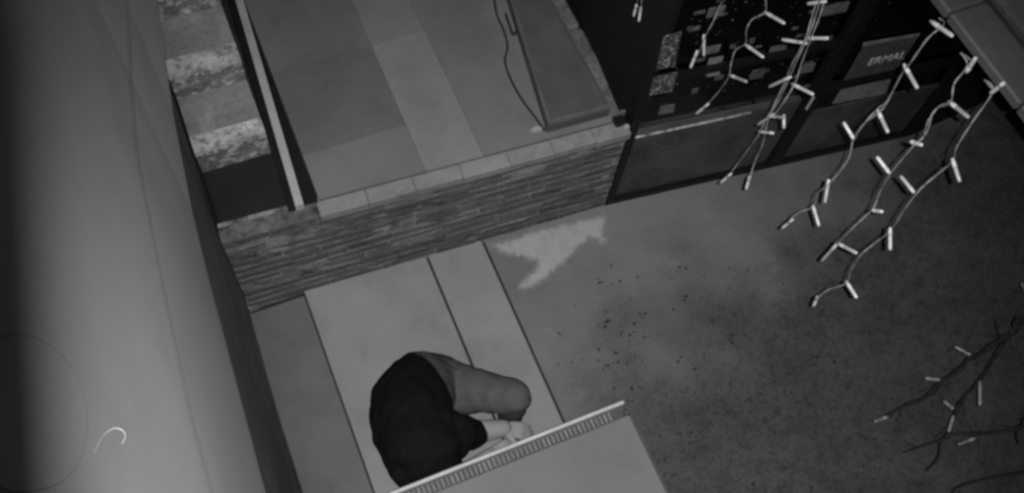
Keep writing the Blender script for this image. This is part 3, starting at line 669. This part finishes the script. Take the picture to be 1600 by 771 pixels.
# right arm
bone((0.25, 0.845, 0.66), (0.265, 0.83, 0.42), 0.085, 0.058, 'shirt'); bone((0.255, 0.83, 0.42), (0.42, 0.80, 0.36), 0.048, 0.042, 'shirt'); bone((0.42, 0.80, 0.36), (0.575, 0.835, 0.36), 0.046, 0.034, 'skin')
def hand(wrist, fwd, side, curl):
    w_ = Vector(wrist); f = Vector(fwd).normalized(); s = (Vector(side) - f*Vector(side).dot(f)).normalized(); n = f.cross(s)
    for k in (-1, -.33, .33, 1): bone(w_ + s*0.014*k, w_ + f*0.085 + s*0.028*k, 0.017, 0.0125, 'skin')
    for k, (ln) in zip((-1, -.33, .33, 1), (0.070, 0.082, 0.078, 0.060)):
        p = w_ + f*0.085 + s*0.029*k; d = f.copy(); r = 0.0098
        for seg in (0.45, 0.32, 0.23):
            d = (d + n*curl).normalized(); q = p + d*ln*seg; bone(p, q, r, r*0.9, 'skin'); p = q; r *= 0.9
    p = w_ + f*0.028 - s*0.028
    q = p + (f*0.6 - s*0.75 + n*0.3).normalized()*0.042; bone(p, q, 0.0135, 0.011, 'skin'); bone(q, q + (f*0.9 - s*0.1 + n*0.4).normalized()*0.034, 0.011, 0.009, 'skin')
hand((0.66, 0.915, 0.40), (0.95, -0.42, -0.30), (0.35, 0.9, 0.0), -0.35)
hand((0.575, 0.835, 0.36), (0.95, 0.10, -0.2), (-0.05, 0.9, 0.3), -0.35)
# head: bowed, hair covers the crown
hc = Vector((0.33, 0.775, 0.68))
bone(hc + Vector((0, 0.025, 0.012)), hc + Vector((0, -0.012, 0.0)), 0.083, 0.080, 'hair'); bone(hc + Vector((0, -0.01, 0.0)), hc + Vector((0, -0.018, -0.075)), 0.074, 0.052, 'face')
bone(hc + Vector((0, -0.085, -0.045)), hc + Vector((0, -0.096, -0.062)), 0.010, 0.014, 'face')                      # nose
for s in (-1, 1): bone(hc + Vector((s*0.08, 0.0, -0.02)), hc + Vector((s*0.084, 0.006, -0.05)), 0.012, 0.010, 'face')   # ears
for s in (-1, 1): bone(hc + Vector((s*0.03, -0.074, -0.022)), hc + Vector((s*0.034, -0.073, -0.022)), 0.012, 0.011, 'face')
bone(hc + Vector((-0.018, -0.074, -0.088)), hc + Vector((0.018, -0.074, -0.088)), 0.010, 0.010, 'face')            # mouth

bm = bmesh.new()
def capsule(a, b, ra, rb):
    d = b-a; L_ = d.length; d = d/L_ if L_ > 1e-6 else Vector((0,0,1)); pts = []; rads = []
    for k in (-0.98, -.85, -.6, -.3, 0): pts.append(a + d*ra*k); rads.append(ra*math.sqrt(max(0.001, 1-k*k)))
    for k in (0, .3, .6, .85, 0.98): pts.append(b + d*rb*k); rads.append(rb*math.sqrt(max(0.001, 1-k*k)))
    up = Vector((0.13, 0.41, 0.9)) if abs(d.z) < .8 else Vector((0.9, 0.3, 0.1)); u = d.cross(up).normalized(); v = d.cross(u); n = 16; rings = []
    for p, r in zip(pts, rads): rings.append([bm.verts.new(p + (u*math.cos(2*math.pi*k/n)+v*math.sin(2*math.pi*k/n))*r) for k in range(n)])
    for i in range(len(rings)-1):
        for k in range(n): bm.faces.new((rings[i][k], rings[i][(k+1) % n], rings[i+1][(k+1) % n], rings[i+1][k]))
    bm.faces.new(rings[0][::-1]); bm.faces.new(rings[-1])
for a, b, ra, rb, reg in bones: capsule(a, b, ra, rb)
bmesh.ops.recalc_face_normals(bm, faces=bm.faces)
tmp = finish('tmp_body', bm, None)
m1 = tmp.modifiers.new('r', 'REMESH'); m1.mode = 'VOXEL'; m1.voxel_size = 0.0062
m2 = tmp.modifiers.new('s', 'SMOOTH'); m2.factor = 0.5; m2.iterations = 6
bpy.context.view_layer.update()
me = bpy.data.meshes.new_from_object(tmp.evaluated_get(bpy.context.evaluated_depsgraph_get())); bpy.data.objects.remove(tmp)
regs = ['shirt', 'jeans', 'skin', 'hair', 'shoe']
me.materials.clear()
for r in regs: me.materials.append(M[r])
n = len(me.polygons); ctr = np.zeros(n*3); me.polygons.foreach_get('center', ctr); ctr = ctr.reshape(-1, 3)
best = np.full(n, 1e9); idx = np.zeros(n, int)
for a, b, ra, rb, reg in bones:
    a_ = np.array(a); d = np.array(b)-a_; t = np.clip(((ctr-a_)@d)/max(1e-9, d@d), 0, 1)
    dist = np.linalg.norm(ctr-(a_+t[:, None]*d), axis=1) - (ra+(rb-ra)*t)
    i = regs.index('skin' if reg == 'face' else reg); up_ = dist < best; best[up_] = dist[up_]; idx[up_] = i
# shirt hem
hemc = np.array([0.435, 1.2, 0.45]); hemn = np.array([-0.95, -0.19, 0.25])
idx[(idx == 0) & (((ctr-hemc)@hemn) < 0.006*np.sin(ctr[:, 1]*40)) & (ctr[:, 1] > 1.04)] = 1
me.polygons.foreach_set('material_index', idx.astype(np.int32))
# cloth folds: small displacement of the shirt and trousers
vn = len(me.vertices); co = np.zeros(vn*3); me.vertices.foreach_get('co', co); co = co.reshape(-1, 3)
no = np.zeros(vn*3); me.vertices.foreach_get('normal', no); no = no.reshape(-1, 3)
cl = np.zeros(vn); pv = [(p.vertices[:], idx[i]) for i, p in enumerate(me.polygons)]
for vs_, i in pv:
    if i < 2:
        for v in vs_: cl[v] = 1
q = co @ np.array([[31, 12, 7], [-9, 24, 17], [6, -14, 33]]).T
fold = np.sin(q[:, 0]+1.3*np.sin(q[:, 1]*.8))*np.cos(q[:, 2]*.7+np.sin(q[:, 0]*.5)) + .5*np.sin(q[:, 1]*2.1+q[:, 0])
q2 = co @ np.array([[55, -20, 30], [15, 48, -22], [-25, 18, 60]]).T
fold = fold + .7*np.sin(q2[:, 0]+2*np.sin(q2[:, 1]*.6))*np.sin(q2[:, 2]*.5)
leg = np.zeros(vn)
for vs_, i in pv:
    if i == 1:
        for v in vs_: leg[v] = 1
q3 = co @ np.array([[70, 60, -25], [-30, 45, 80], [20, -60, 40]]).T
crease = -np.abs(np.sin(q3[:, 0]+1.5*np.sin(q3[:, 2]*.4)))**6
co = co + no*(fold*cl*np.where(leg > 0, 0.0026, 0.0052) + crease*leg*0.0014)[:, None]
co -= np.array(PL)
me.vertices.foreach_set('co', co.ravel()); me.update()
body = link('body', me, None, per, True)
# hair cap
bm = bmesh.new(); bmesh.ops.create_uvsphere(bm, u_segments=28, v_segments=16, radius=1)
for v in bm.verts:
    d = v.co.copy(); nz = 1+0.03*math.sin(d.x*23+d.y*9)+0.03*math.sin(d.y*27+d.z*13)
    v.co = Vector((d.x*0.092, d.y*0.104, d.z*0.094))*nz + hc + Vector((0, 0.016, 0.012)) - PL
kill = [v for v in bm.verts if (v.co + PL - hc).y < -0.055 and (v.co + PL - hc).z < 0.03 or (v.co + PL - hc).z < -0.055]
bmesh.ops.delete(bm, geom=kill, context='VERTS')
ho = finish('hair', bm, M['hair'], per, True); mdh = ho.modifiers.new('t', 'SOLIDIFY'); mdh.thickness = 0.008

# ------------------------------------------------------------------ the security camera that took the picture, with its infrared lamp
sc = thing('security_camera', 'bullet security camera on a wall bracket behind the viewpoint', 'camera', (wx(-0.1), -0.25, 4.35))
fw = (RM @ Vector((0, 0, 1))).normalized(); scl = sc.location
fyz = Vector((0, fw.y, fw.z)).normalized(); IR_POS = EYE - fyz*IR_BACK + Vector((IR_X, 0, 0))
rt = Vector((1, 0, 0)); upv = fyz.cross(rt)
def cbox(name, a, b, r0, r1, u0, u1, m):            # along the view, to its right, upwards
    bm = bmesh.new(); add_box(bm, r0, r1, u0, u1, a, b, 0.002); o = finish(name, bm, m, sc)
    o.matrix_basis = Matrix.Translation(EYE-scl) @ Matrix((rt, upv, fyz)).transposed().to_4x4(); return o
cbox('housing', -0.30, -0.17, -0.07, 0.06, -0.06, 0.06, M['housing'])
bm = bmesh.new()                                     # added unseen plate, edge slanted to keep lamp light off the left wall
out_ = [(-0.09, -0.169), (0.09, -0.169), (0.09, -0.027), (0.006, -0.0215), (-0.007, -0.009), (-0.03, -0.007), (-0.09, -0.006)]
va = [bm.verts.new((IR_X-BLOCKER_OFF, u, a)) for u, a in out_]; vb = [bm.verts.new((IR_X-BLOCKER_OFF-0.004, u, a)) for u, a in out_]
bm.faces.new(va); bm.faces.new(vb[::-1])
for i in range(len(va)): bm.faces.new((va[i], va[i-1], vb[i-1], vb[i]))
bmesh.ops.recalc_face_normals(bm, faces=bm.faces)
o = finish('light_blocker', bm, M['black'], sc); o.matrix_basis = Matrix.Translation(EYE-scl) @ Matrix((rt, upv, fyz)).transposed().to_4x4()
tube('arm', smooth_path([Vector((0.0, 0, 0)), Vector((0.05, 0, 0.05)), EYE - fyz*0.25 - scl]), 0.012, M['housing'], sc, 10)
tube('wall_plate', [Vector((-0.002, 0, 0)), Vector((0.012, 0, 0))], 0.045, M['housing'], sc, 20)
ld = bpy.data.lights.new('infrared_lamp', 'SPOT'); ld.energy = IR_POWER; ld.spot_size = math.radians(IR_CONE); ld.spot_blend = 1.0; ld.shadow_soft_size = IR_R
lo = bpy.data.objects.new('infrared_lamp', ld); C.objects.link(lo); lo.parent = sc
lo.matrix_basis = Matrix.Translation(IR_POS-scl) @ (IR_AIM-IR_POS).to_track_quat('-Z', 'Y').to_matrix().to_4x4()
